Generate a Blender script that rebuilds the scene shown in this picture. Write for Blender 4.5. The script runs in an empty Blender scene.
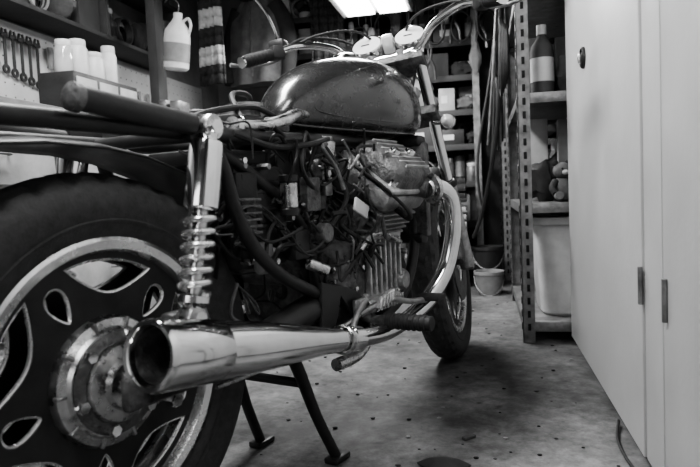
import bpy, bmesh, math, random
from mathutils import Vector, Matrix, Euler, noise
random.seed(7)
R=math.radians
sc=bpy.context.scene
COL=sc.collection
# ------------------------------------------------------------------ materials
MATS={}
def mat(name,g,rough=.5,metal=0.,var=.25,scale=18.,bump=0.,emis=0.,coat=0.,bscale=None,rvar=.15,trans=0.):
    if name in MATS: return MATS[name]
    m=bpy.data.materials.new(name); m.use_nodes=True
    nt=m.node_tree; b=nt.nodes['Principled BSDF']
    tc=nt.nodes.new('ShaderNodeTexCoord')
    n=nt.nodes.new('ShaderNodeTexNoise'); n.inputs['Scale'].default_value=scale; n.inputs['Detail'].default_value=6; n.inputs['Roughness'].default_value=.62
    nt.links.new(tc.outputs['Object'],n.inputs['Vector'])
    cr=nt.nodes.new('ShaderNodeValToRGB')
    lo=g*(1-var); hi=min(1,g*(1+var))
    cr.color_ramp.elements[0].position=.3; cr.color_ramp.elements[1].position=.7
    cr.color_ramp.elements[0].color=(lo,lo,lo,1); cr.color_ramp.elements[1].color=(hi,hi,hi,1)
    nt.links.new(n.outputs['Fac'],cr.inputs['Fac']); nt.links.new(cr.outputs['Color'],b.inputs['Base Color'])
    mr=nt.nodes.new('ShaderNodeMapRange'); mr.inputs['From Min'].default_value=.3; mr.inputs['From Max'].default_value=.7
    mr.inputs['To Min'].default_value=max(0.02,rough-rvar*rough); mr.inputs['To Max'].default_value=min(1,rough+rvar*rough*1.5)
    nt.links.new(n.outputs['Fac'],mr.inputs['Value']); nt.links.new(mr.outputs['Result'],b.inputs['Roughness'])
    b.inputs['Metallic'].default_value=metal
    if coat: b.inputs['Coat Weight'].default_value=coat; b.inputs['Coat Roughness'].default_value=.07
    if trans: b.inputs['Transmission Weight'].default_value=trans
    if bump:
        n2=nt.nodes.new('ShaderNodeTexNoise'); n2.inputs['Scale'].default_value=bscale or scale*4; n2.inputs['Detail'].default_value=5
        nt.links.new(tc.outputs['Object'],n2.inputs['Vector'])
        bp=nt.nodes.new('ShaderNodeBump'); bp.inputs['Strength'].default_value=bump; bp.inputs['Distance'].default_value=.01
        nt.links.new(n2.outputs['Fac'],bp.inputs['Height']); nt.links.new(bp.outputs['Normal'],b.inputs['Normal'])
    if emis:
        b.inputs['Emission Color'].default_value=(1,1,1,1); b.inputs['Emission Strength'].default_value=emis
    MATS[name]=m; return m
chrome=mat('chrome',.85,.1,1,.08,30,rvar=.5)
dustchrome=mat('dusty_chrome',.58,.26,1,.35,40,rvar=.5)
alum=mat('cast_aluminium',.34,.42,.8,.5,35,.25)
alumd=mat('dirty_aluminium',.14,.5,.65,.7,30,.4)
alumc=mat('case_aluminium',.46,.45,.6,.4,30,.3)
rimalu=mat('polished_rim',.8,.25,.9,.15,30)
black=mat('black_paint',.02,.42,0,.4,30)
frameb=mat('frame_black',.022,.45,0,.5,30)
satin=mat('satin_black_wheel',.022,.5,.1,.5,25)
rubber=mat('tyre_rubber',.06,.8,0,.4,60,.25)
rubberb=mat('black_rubber',.02,.6,0,.3,50,.1)
tankp=mat('tank_paint',.04,.24,.35,.22,30,coat=.7,rvar=.2)
tanktrim=mat('tank_pinstripe',.12,.35,.5,.2,12)
dark=mat('dark_void',.008,.8,0)
plast=mat('black_plastic',.03,.5,0,.35,20,.1)
whitep=mat('white_plastic',.66,.45,0,.15,12)
greyp=mat('grey_plastic',.26,.5,0,.25,14)
lens=mat('indicator_lens',.6,.15,0,.1,10,coat=1)
face=mat('gauge_glass',.85,.12,0,.1,10,coat=1)
card=mat('cardboard',.18,.8,0,.25,9,.2)
cardd=mat('dark_cardboard',.07,.8,0,.3,9,.2)
paper=mat('paper_label',.62,.7,0,.15,9)
steel=mat('shelf_steel',.22,.45,.6,.45,22,.15)
wood=mat('bench_wood',.16,.7,0,.4,7,.2)
woodd=mat('dark_wood',.06,.75,0,.4,7,.2)
cloth=mat('dark_cloth',.035,.95,0,.4,14,.3)
clothg=mat('grey_cloth',.13,.95,0,.4,14,.3)
clothl=mat('light_cloth',.55,.95,0,.2,14,.3)
glass=mat('jar_glass',.5,.12,0,.2,10,coat=.6)
cabp=mat('cabinet_enamel',.54,.45,0,.08,4,.06,bscale=60)
cabd=mat('cabinet_gap',.03,.7,0)
drawer=mat('drawer_paint',.42,.55,0,.3,6,.1)
# ------------------------------------------------------------------ mesh builder
def empty(name,loc=(0,0,0),rot=(0,0,0),parent=None):
    e=bpy.data.objects.new(name,None); COL.objects.link(e); e.location=loc; e.rotation_euler=rot; e.empty_display_size=.1
    if parent: e.parent=parent
    return e
def basis(d,up=Vector((0,0,1))):
    d=Vector(d).normalized()
    if abs(d.dot(up))>.95: up=Vector((1,0,0))
    x=up.cross(d).normalized(); y=d.cross(x)
    return x,y,d
class MB:
    def __init__(s): s.v=[];s.f=[];s.m=[];s.mats=[];s.M=Matrix.Identity(4)
    def mi(s,m):
        if m not in s.mats: s.mats.append(m)
        return s.mats.index(m)
    def add(s,vs,fs,m,M=None):
        o=len(s.v); T=s.M@M if M is not None else s.M
        s.v+= [T@Vector(v) for v in vs]; k=s.mi(m)
        for f in fs: s.f.append([i+o for i in f]); s.m.append(k)
    def box(s,c,size,m,bev=.0,M=None,rot=None,seg=2):
        bm=bmesh.new(); bmesh.ops.create_cube(bm,size=1)
        for v in bm.verts: v.co=Vector((v.co.x*size[0],v.co.y*size[1],v.co.z*size[2]))
        if bev: bmesh.ops.bevel(bm,geom=bm.edges[:],offset=min(bev,min(size)*.45),segments=seg,affect='EDGES',profile=.5)
        T=Matrix.Translation(c)
        if rot: T=T@Euler(rot).to_matrix().to_4x4()
        if M is not None: T=M@T
        bm.verts.index_update()
        s.add([v.co.copy() for v in bm.verts],[[v.index for v in f.verts] for f in bm.faces],m,T); bm.free()
    def lathe(s,prof,o,d,m,seg=32,rmod=None,up=Vector((0,0,1)),a0=0,closedprof=False):
        x,y,z=basis(d,up); o=Vector(o); vs=[];fs=[];n=len(prof)
        for k in range(seg):
            a=2*math.pi*k/seg+a0
            for j,(r,h) in enumerate(prof):
                rr=max(r,1e-4)
                if rmod: rr=rmod(k,j,rr)
                vs.append(o+x*(rr*math.cos(a))+y*(rr*math.sin(a))+z*h)
        rng=n if closedprof else n-1
        for k in range(seg):
            k2=(k+1)%seg
            for j in range(rng):
                j2=(j+1)%n
                fs.append([k*n+j,k2*n+j,k2*n+j2,k*n+j2])
        s.add(vs,fs,m)
    def cyl(s,a,b,r,m,seg=20,r2=None,bev=None):
        a=Vector(a);b=Vector(b);L=(b-a).length; r2=r if r2 is None else r2
        e=bev if bev is not None else min(r,L)*.12
        s.lathe([(0,0),(r-e,0),(r,e),(r2,L-e),(r2-e,L),(0,L)],a,b-a,m,seg)
    def ball(s,c,r,m,sc3=(1,1,1),seg=20,M=None,lump=0):
        vs=[];fs=[];nr=seg//2
        for i in range(nr+1):
            t=math.pi*i/nr
            for k in range(seg):
                p=2*math.pi*k/seg
                d=Vector((math.sin(t)*math.cos(p),math.sin(t)*math.sin(p),math.cos(t)))
                q=1+lump*noise.noise(d*1.8+Vector(c)*9) if lump else 1
                vs.append(Vector(c)+Vector((r*sc3[0]*d.x*q,r*sc3[1]*d.y*q,r*sc3[2]*d.z*q)))
        for i in range(nr):
            for k in range(seg):
                fs.append([i*seg+k,(i+1)*seg+k,(i+1)*seg+(k+1)%seg,i*seg+(k+1)%seg])
        s.add(vs,fs,m,M)
    def tube(s,pts,r,m,seg=12,res=8,closed=False,cap=True,smooth=True):
        pts=[Vector(p) for p in pts]; n=len(pts)
        rs=r if isinstance(r,(list,tuple)) else [r]*n
        P=[];RR=[]
        if smooth and n>2:
            rng=n if closed else n-1
            for i in range(rng):
                g=(lambda j:pts[j%n]) if closed else (lambda j:pts[max(0,min(n-1,j))])
                gr=(lambda j:rs[j%n]) if closed else (lambda j:rs[max(0,min(n-1,j))])
                p0,p1,p2,p3=g(i-1),g(i),g(i+1),g(i+2)
                for k in range(res):
                    t=k/res
                    P.append(.5*((2*p1)+(p2-p0)*t+(2*p0-5*p1+4*p2-p3)*t*t+(3*p1-p0-3*p2+p3)*t**3)); RR.append(gr(i)*(1-t)+gr(i+1)*t)
            if not closed: P.append(pts[-1]);RR.append(rs[-1])
        else: P=pts;RR=rs
        N=len(P);vs=[];fs=[]
        def tan(i):
            if closed: return (P[(i+1)%N]-P[i-1]).normalized()
            return (P[min(N-1,i+1)]-P[max(0,i-1)]).normalized()
        t=tan(0); x,y,_=basis(t)
        for i in range(N):
            t=tan(i); x=(x-t*x.dot(t)); x.normalize(); y=t.cross(x)
            for k in range(seg):
                a=2*math.pi*k/seg; vs.append(P[i]+x*RR[i]*math.cos(a)+y*RR[i]*math.sin(a))
        for i in range(N if closed else N-1):
            i2=(i+1)%N
            for k in range(seg): fs.append([i*seg+k,i*seg+(k+1)%seg,i2*seg+(k+1)%seg,i2*seg+k])
        if cap and not closed:
            fs.append(list(range(seg))[::-1]); fs.append([(N-1)*seg+k for k in range(seg)])
        s.add(vs,fs,m)
    def loft(s,rings,m,cap=True,closed=True):
        n=len(rings[0]);vs=[p for r in rings for p in r];fs=[]
        for i in range(len(rings)-1):
            for k in range(n if closed else n-1): fs.append([i*n+k,i*n+(k+1)%n,(i+1)*n+(k+1)%n,(i+1)*n+k])
        if cap: fs.append(list(range(n))[::-1]); fs.append([(len(rings)-1)*n+k for k in range(n)])
        s.add(vs,fs,m)
    def plate(s,loops,depth,m,T,bev=.002):
        cu=bpy.data.curves.new('tmp','CURVE'); cu.dimensions='2D'; cu.fill_mode='BOTH'; cu.extrude=depth/2; cu.bevel_depth=bev; cu.bevel_resolution=1; cu.offset=-bev
        for lp in loops:
            sp=cu.splines.new('POLY'); sp.points.add(len(lp)-1); sp.use_cyclic_u=True
            for i,(a,b) in enumerate(lp): sp.points[i].co=(a,b,0,1)
        ob=bpy.data.objects.new('tmp',cu); COL.objects.link(ob)
        dg=bpy.context.evaluated_depsgraph_get(); me=bpy.data.meshes.new_from_object(ob.evaluated_get(dg))
        s.add([v.co.copy() for v in me.vertices],[list(p.vertices) for p in me.polygons],m,T)
        bpy.data.objects.remove(ob); bpy.data.meshes.remove(me); bpy.data.curves.remove(cu)
    def done(s,name,parent=None,loc=(0,0,0),rot=(0,0,0),angle=35,solid=0):
        me=bpy.data.meshes.new(name); me.from_pydata([tuple(v) for v in s.v],[],s.f)
        for m in s.mats: me.materials.append(m)
        me.polygons.foreach_set('material_index',s.m); me.polygons.foreach_set('use_smooth',[True]*len(s.f))
        me.update()
        bm=bmesh.new(); bm.from_mesh(me); bmesh.ops.recalc_face_normals(bm,faces=bm.faces[:]); bm.to_mesh(me); bm.free()
        try: me.set_sharp_from_angle(angle=R(angle))
        except Exception: pass
        ob=bpy.data.objects.new(name,me); COL.objects.link(ob); ob.location=loc; ob.rotation_euler=rot
        if parent: ob.parent=parent
        if solid:
            md=ob.modifiers.new('s','SOLIDIFY'); md.thickness=solid; md.offset=0
        return ob
# ================================================================== MOTORCYCLE
bike=empty('motorcycle',(-.612,.88,0),(0,0,R(71)))
STP=Vector((1.10,0,.88)); STA=Vector((-math.sin(R(28)),0,math.cos(R(28))))
STEER=Matrix.Translation(STP)@Matrix.Rotation(R(14),4,STA)@Matrix.Translation(-STP)
def steer(o): o.matrix_basis=STEER@o.matrix_basis; return o
def comstar(mb,c,ro,ywall,holeang,side,scale=1.):
    T=Matrix.Translation((c[0],side*ywall,c[2]))@Matrix.Rotation(R(90),4,'X')
    outer=[(ro*math.cos(2*math.pi*k/96),ro*math.sin(2*math.pi*k/96)) for k in range(96)]
    loops=[outer]; outl=[]
    for k in range(5):
        a=R(holeang+72*k)
        lp=[]
        for i in range(28):
            t=2*math.pi*i/28
            rad=ro*.72+ro*.15*math.cos(t); w=ro*.085*math.sin(t)*(1.0+.45*math.cos(t))
            lp.append((rad*math.cos(a)-w*math.sin(a),rad*math.sin(a)+w*math.cos(a)))
        loops.append(lp);outl.append(lp)
        b=a+R(36); lp=[]; half=R(25)
        for i in range(21):
            q=b-half+2*half*i/20; lp.append((ro*.94*math.cos(q),ro*.94*math.sin(q)))
        for i in range(1,20):
            q=b+half-2*half*i/20; f=1-((q-b)/half)**2; rr=ro*(.94-.27*f**.8); lp.append((rr*math.cos(q),rr*math.sin(q)))
        loops.append(lp);outl.append(lp)
    mb.plate(loops,.006,satin,T)
    for lp in outl:
        mb.tube([T@Vector((p[0],p[1],0)) for p in lp],.004,rimalu,seg=8,res=2,closed=True)
def wheel(name,c,rt,wt,rr,front=False):
    mb=MB()
    h=wt/2
    prof=[(rr-.006,-h*.62),(rr+.004,-h*.72),(rr+.018,-h*.86),(rr+(rt-rr)*.45,-h*1.0),(rr+(rt-rr)*.68,-h*.98),(rr+(rt-rr)*.80,-h*.86),(rt-.012,-h*.72),(rt-.008,-h*.66),(rt-.006,-h*.45),(rt-.002,-h*.3),(rt-.002,-h*.22),(rt,-h*.06)]
    prof+= [(a,-b) for a,b in prof[::-1]]
    n=len(prof)
    def rm(k,j,r):
        jj=j if j<n/2 else n-1-j
        if jj in(6,7,8) and ((k+(0 if j<n/2 else 3))%6)<2: return r-.006
        if jj in(9,10,11) and ((k+2+jj)%6)<1: return r-.005
        return r
    mb.lathe(prof,c,(0,1,0),rubber,seg=216,rmod=rm)
    for sd in(-1,1):
        mb.lathe([(rr+.022,sd*h*.9),(rr+.024,sd*(h*.9+.0025)),(rr+.028,sd*(h*.93+.002)),(rr+.03,sd*h*.93)],c,(0,1,0),rubber,seg=96)
    w=h*.70
    rp=[(rr+.002,-w),(rr+.002,-w-.004),(rr-.004,-w-.007),(rr-.017,-w-.004),(rr-.021,-w+.004),(rr-.023,-w*.45),(rr-.03,0)]
    rp+=[(a,-b) for a,b in rp[::-1]]
    mb.lathe(rp,c,(0,1,0),dustchrome if front else rimalu,seg=128)
    for sd in(-1,1): comstar(mb,c,rr-.020,w*.62,48,sd)
    mb.lathe([(0,-w),(.045,-w),(.055,-w*.6),(.05,0),(.055,w*.6),(.045,w),(0,w)],c,(0,1,0),alumd,seg=40)
    return mb.done(name,bike)
rear=(0,0,.325)
wheel('rear_wheel',rear,.325,.13,.222)
fr=(1.45,0,.325)
steer(wheel('front_wheel',fr,.325,.10,.235,True))
mb=MB()
x,y,z=rear
mb.lathe([(.02,-.03),(.098,-.03),(.102,.0),(.098,.012),(.086,.016),(.082,.022),(.062,.026),(.058,.036),(.04,.042),(.036,.052),(.022,.056),(0,.056)],(x,-.035,z),(0,-1,0),dustchrome,seg=64)
mb.lathe([(.060,.0285),(.064,.031),(.075,.028),(.08,.0245)],(x,-.035,z),(0,-1,0),alumd,seg=64)
for k in range(6):
    a=R(60*k+15); mb.lathe([(0,.008),(.009,.008),(.0095,.006),(.0095,-.01)],(x+.072*math.cos(a),-.063,z+.072*math.sin(a)),(0,-1,0),chrome,seg=6)
for k in range(10):
    a=R(36*k); mb.box((x+.092*math.cos(a),-.047,z+.092*math.sin(a)),(.018,.012,.006),alum,.002,rot=(0,-a,0))
mb.lathe([(.024,0),(.024,.012),(.02,.016),(.01,.016),(.01,.03),(.006,.032),(0,.032)],(x,-.088,z),(0,-1,0),alum,seg=6)
mb.cyl((x+.075,-.075,z-.045),(x+.075,-.105,z-.045),.013,chrome,6)
mb.tube([(-.01,-.13,.325),(.08,-.14,.33),(.25,-.14,.345),(.44,-.12,.365)],[.022,.024,.027,.032],frameb,seg=16)
mb.tube([(-.02,.12,.325),(.2,.13,.34),(.44,.12,.365)],.022,frameb,seg=16)
mb.box((-.02,-.13,.325),(.06,.02,.05),alumd,.008)
mb.done('final_drive_and_swingarm',bike)
def shock(s):
    mb=MB(); a=Vector((.055,s*.165,.42)); b=Vector((.115,s*.165,.712)); d=(b-a); L=d.length; u=d.normalized()
    x,y,_=basis(u)
    mb.lathe([(0,0),(.0225,0),(.0275,.004),(.0275,.098),(.026,.107),(.016,.113),(.012,.128),(0,.128)],a+u*(L-.132),u,chrome,seg=36)
    mb.cyl(a+u*.02,a+u*(L-.12),.011,dustchrome,16)
    pts=[]
    turns=6.5;l0=.035;l1=L-.135
    for i in range(int(turns*14)+1):
        t=i/(turns*14); an=2*math.pi*turns*t
        pts.append(a+u*(l0+(l1-l0)*t)+x*.0215*math.cos(an)+y*.0215*math.sin(an))
    mb.tube(pts,.0055,rimalu,seg=10,res=1,smooth=False)
    mb.lathe([(0,0),(.018,0),(.026,.008),(.026,.018),(.018,.022),(0,.022)],a+u*.016,u,chrome,seg=28)
    for p in(a,b):
        mb.lathe([(.008,-.014),(.019,-.014),(.021,-.01),(.021,.01),(.019,.014),(.008,.014)],p,(0,1,0),dustchrome,seg=24)
        mb.lathe([(0,-.018),(.011,-.018),(.012,-.012),(.012,.02),(0,.02)],p,(0,s,0),chrome,seg=6)
    mb.lathe([(.012,0),(.016,.0),(.017,.01),(.012,.014)],a+u*(L-.02),u,chrome,seg=20)
    mb.box(a+Vector((0,-s*.03,-.02)),(.05,.03,.06),alumd,.008)
    return mb
shock(-1).done('right_shock',bike); shock(1).done('left_shock',bike)
def muffler(s):
    mb=MB()
    A=Vector((-.085,s*.225,.402)); B=Vector((.44,s*.222,.308)); u=(B-A).normalized(); L=(B-A).length
    pr=[(.036,.10),(.037,.03),(.038,.006),(.0405,.001),(.046,.0),(.0485,.004),(.0485,.012),(.0475,.05),(.0455,.118),(.0435,.122),(.0432,.126),(.0415,.20),(.036,.29),(.030,.36),(.0255,.42),(.0225,L-.03),(.0225,L-.026),(.025,L-.024),(.025,L+.01),(.02,L+.012)]
    mb.lathe(pr,A,u,chrome,seg=72)
    mb.lathe([(0,.10),(.037,.10)],A,u,dark,seg=32)
    mb.lathe([(.0365,.012),(.0365,.098)],A,u,alumd,seg=48)
    mb.box(A+u*.16+Vector((0,-s*.05,.01)),(.05,.03,.02),frameb,.005)
    mb.lathe([(.026,L-.055),(.029,L-.053),(.029,L-.04),(.026,L-.038)],A,u,dustchrome,seg=32)
    mb.tube([(.79,s*.235,.60),(.825,s*.252,.603),(.865,s*.262,.578),(.888,s*.26,.52),(.89,s*.252,.455),(.87,s*.238,.385),(.82,s*.215,.325),(.75,s*.2,.294),(.64,s*.205,.285),(.54,s*.215,.292),(.43,s*.222,.309)],[.021,.021,.0215,.0215,.0215,.0215,.021,.02,.019,.019,.02],chrome,seg=24,res=10)
    mb.lathe([(.022,0),(.036,.002),(.038,.008),(.036,.014),(.022,.016)],(.795,s*.237,.601),(.9,s*.33,.1),dustchrome,seg=24)
    mb.tube([(.40,s*.2,.262),(.48,s*.2,.262),(.56,s*.185,.28),(.62,s*.16,.3),(.7,s*.12,.29)],.013,dustchrome,seg=16)
    return mb
muffler(-1).done('right_exhaust',bike); muffler(1).done('left_exhaust',bike)
# ---- tank
SEC=[(.485,.015,.770,.785),(.495,.035,.757,.805),(.52,.060,.747,.838),(.575,.092,.739,.880),(.65,.122,.733,.916),(.75,.146,.730,.942),(.86,.155,.732,.953),(.95,.147,.736,.950),(1.01,.127,.743,.932),(1.05,.092,.76,.90),(1.065,.04,.79,.865)]
def crom(a,b,c,d,t): return .5*((2*b)+(c-a)*t+(2*a-5*b+4*c-d)*t*t+(3*b-a-3*c+d)*t**3)
def tsec(q):
    i=min(len(SEC)-2,int(q)); t=q-i
    g=lambda j:SEC[max(0,min(len(SEC)-1,j))]
    return [crom(g(i-1)[k],g(i)[k],g(i+1)[k],g(i+2)[k],t) for k in range(4)]
def tpt(q,a,off=0):
    bx,w,zb,zt=tsec(q); zc=zb+(zt-zb)*.36; c=math.cos(a); s_=math.sin(a)
    y=(w+off)*math.copysign(abs(c)**(2/2.25),c)
    z=zc+(zt-zc+off)*abs(s_)**(2/2.1) if s_>=0 else zc-(zc-zb+off)*abs(s_)**(2/3.6)
    return Vector((bx,y,z))
mb=MB()
rings=[[tpt(q*.2,2*math.pi*k/64) for k in range(64)] for q in range(0,51)]
mb.loft(rings,tankp)
for sgn in(-1,1):
    A=lambda d: R(180-d) if sgn<0 else R(d)
    path=[(2.6,6),(3.6,30),(4.8,45),(6.2,52),(7.4,52),(8.4,42),(8.8,20),(8.5,0),(7,-12),(5.2,-15),(3.6,-9)]
    mb.tube([tpt(q,A(d),-.0012) for q,d in path],.0022,tankp,seg=6,res=8,closed=True)
    e=tpt(7.3,A(22),.002); mb.lathe([(0,.004),(.013,.004),(.016,.0),(.016,-.006)],e,(0.05,sgn,.35),alum,seg=24)
    mb.tube([tpt(q,A(-38),.002) for q in (0.6,1.5,3,4.5,6,7.5,9)],.004,tankp,seg=8)
mb.lathe([(.036,-.004),(.036,.006),(.031,.01),(.029,.017),(.02,.02),(0,.021)],(.82,0,.945),(-.08,0,1),chrome,seg=36)
mb.done('fuel_tank',bike,angle=50)
# ---- frame
mb=MB()
for s in(-1,1):
    mb.tube([(1.0,s*.03,.78),(.8,s*.06,.735),(.55,s*.1,.718),(.3,s*.125,.708),(.1,s*.13,.708),(-.12,s*.13,.71),(-.3,s*.12,.712),(-.4,s*.08,.715)],.0135,frameb,seg=16)
    mb.tube([(.14,s*.135,.71),(.165,s*.145,.65),(.19,s*.145,.58),(.235,s*.145,.51),(.31,s*.145,.45),(.40,s*.14,.41),(.5,s*.13,.37),(.6,s*.12,.35)],.0125,frameb,seg=16)
    mb.tube([(.16,s*.11,.7),(.3,s*.11,.63),(.42,s*.11,.55),(.47,s*.11,.42),(.46,s*.11,.3)],.011,frameb,seg=14)
    mb.tube([(1.0,s*.03,.74),(.99,s*.09,.6),(.97,s*.11,.45),(.88,s*.11,.32),(.7,s*.1,.27),(.5,s*.1,.27),(.42,s*.1,.3)],.015,frameb,seg=14)
    mb.box((.12,s*.145,.712),(.07,.02,.045),frameb,.006)
    mb.tube([(.09,s*.155,.716),(-.02,s*.158,.726),(-.12,s*.158,.736)],.0165,plast,seg=18)
    mb.lathe([(0,.004),(.012,.004),(.019,0),(.019,-.012),(.016,-.014)],(-.122,s*.158,.736),(-1,0,.12),alumd,seg=20)
    mb.plate([[(.42,.28),(.60,.29),(.64,.335),(.55,.39),(.43,.42)],[(.47,.31),(.56,.32),(.5,.38)]],.008,frameb,Matrix.Translation((0,s*.15,0))@Matrix.Rotation(R(90),4,'X'))
mb.tube([(-.3,-.12,.712),(-.3,.12,.712)],.012,frameb); mb.tube([(.13,-.13,.705),(.13,.13,.705)],.012,frameb)
mb.tube([(.4,-.12,.71),(.4,.12,.71)],.012,frameb)
mb.cyl((1.07,0,.97),(1.15,0,.80),.03,frameb); mb.tube([(1.13,0,.84),(1.0,0,.77),(.8,0,.75)],.026,frameb)
mb.done('frame',bike)
mb=MB()
cz=.325; path=[(.225,.46),(.24,.54),(.22,.61),(.16,.655),(.08,.68),(0,.693),(-.1,.697),(-.2,.69),(-.3,.67),(-.38,.63),(-.43,.56)]
rings=[]
for i,(px,pz) in enumerate(path):
    w=.072
    row=[]
    for k in range(13):
        t=-1+2*k/12
        ca=abs(t)**3*.012
        nx,nz=(px-0),(pz-cz); l=math.hypot(nx,nz)
        row.append(Vector((px-nx/l*ca,t*w,pz-nz/l*ca)))
    rings.append(row)
mb.loft(rings,black,cap=False,closed=False)
mb.done('rear_fender',bike,solid=.003)
mb=MB()
mb.box((-.475,0,.62),(.05,.13,.06),lens,.012); mb.box((-.445,0,.62),(.03,.1,.04),black,.006)
mb.tube([(-.4,0,.66),(-.44,0,.63)],.012,black)
mb.done('tail_light',bike)
# ---- airbox, battery, electrics
mb=MB()
mb.box((.33,0,.56),(.15,.2,.2),plast,.018)
mb.box((.33,-.104,.56),(.11,.008,.14),black,.003)
for k in range(4): mb.box((.33,-.108,.51+.033*k),(.1,.006,.008),plast,.002)
mb.box((.46,0,.66),(.14,.18,.11),plast,.03)
mb.box((.3,0,.675),(.2,.16,.03),black,.01)
mb.cyl((.36,-.135,.575),(.36,-.135,.625),.017,dustchrome,24); mb.cyl((.36,-.135,.625),(.36,-.135,.64),.019,black,24); mb.cyl((.36,-.135,.56),(.36,-.135,.575),.019,black,24)
mb.box((.40,-.12,.5),(.05,.03,.06),plast,.006); mb.box((.25,-.11,.62),(.06,.03,.05),rubberb,.006)
mb.cyl((.27,-.125,.47),(.3,-.125,.47),.014,alum)
mb.box((.44,-.13,.60),(.05,.02,.07),alumd,.004); mb.box((.3,-.115,.5),(.04,.012,.03),greyp,.003)
mb.cyl((.45,-.14,.52),(.45,-.165,.52),.02,alumd,20); mb.cyl((.42,-.13,.46),(.46,-.15,.44),.012,dustchrome,14)
for k in range(12):
    px,pz=random.uniform(.24,.5),random.uniform(.46,.7); mb.lathe([(0,.006),(.006,.006),(.007,0),(.007,-.02)],(px,-.115,pz),(0,-1,0),random.choice([alum,chrome,dustchrome]),seg=6)
for k in range(60):
    p=Vector((random.uniform(.18,.56),random.uniform(-.15,-.05),random.uniform(.44,.71)));pts=[p]
    for j in range(4):
        p=p+Vector((random.uniform(-.03,.07),random.uniform(-.03,.03),random.uniform(-.06,.05))); p.y=max(-.16,min(.12,p.y));p.z=min(.725,p.z); pts.append(p)
    mb.tube(pts,random.choice([.002,.003,.004,.005]),random.choice([rubberb,rubberb,black,black,black,alumd]),seg=7)
for k in range(6): mb.box((.245,-.125,.535+.012*k),(.06,.02,.005),alumd,.001)
mb.box((.245,-.118,.565),(.055,.012,.075),alumd,.003)
mb.tube([(.24,-.12,.728),(.30,-.13,.731),(.36,-.135,.745),(.42,-.12,.762),(.50,-.09,.77)],[.009,.010,.012,.011,.007],dustchrome,seg=14)
mb.lathe([(.0,.01),(.014,.01),(.018,.0),(.018,-.01),(0,-.012)],(.23,-.12,.728),(-1,-.3,0),chrome,seg=20)
mb.tube([(.14,-.06,.725),(.2,-.08,.75),(.3,-.07,.77),(.40,-.04,.78),(.5,-.03,.76)],.006,rubberb,seg=8)
mb.tube([(.1,-.1,.725),(.15,-.05,.74),(.22,-.02,.75),(.32,-.05,.74),(.44,-.08,.75)],.005,rubberb,seg=8)
mb.tube([(.28,-.1,.735),(.33,-.03,.80),(.42,.0,.81),(.48,.06,.77)],.006,rubberb,seg=8)
mb.box((.34,-.02,.735),(.1,.09,.05),plast,.008); mb.box((.42,-.06,.745),(.05,.05,.03),alumd,.006); mb.cyl((.3,.03,.72),(.3,.03,.775),.02,alumd,16)
mb.cyl((.41,.0,.72),(.41,.0,.785),.028,alumd,20); mb.lathe([(.028,0),(.033,.003),(.033,.01),(.0,.014)],(.41,0,.785),(0,0,1),alum,seg=24)
mb.tube([(.2,-.14,.71),(.3,-.15,.69),(.42,-.15,.7),(.5,-.14,.715)],.006,rubberb,seg=8)
mb.done('battery_and_wiring',bike)
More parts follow.
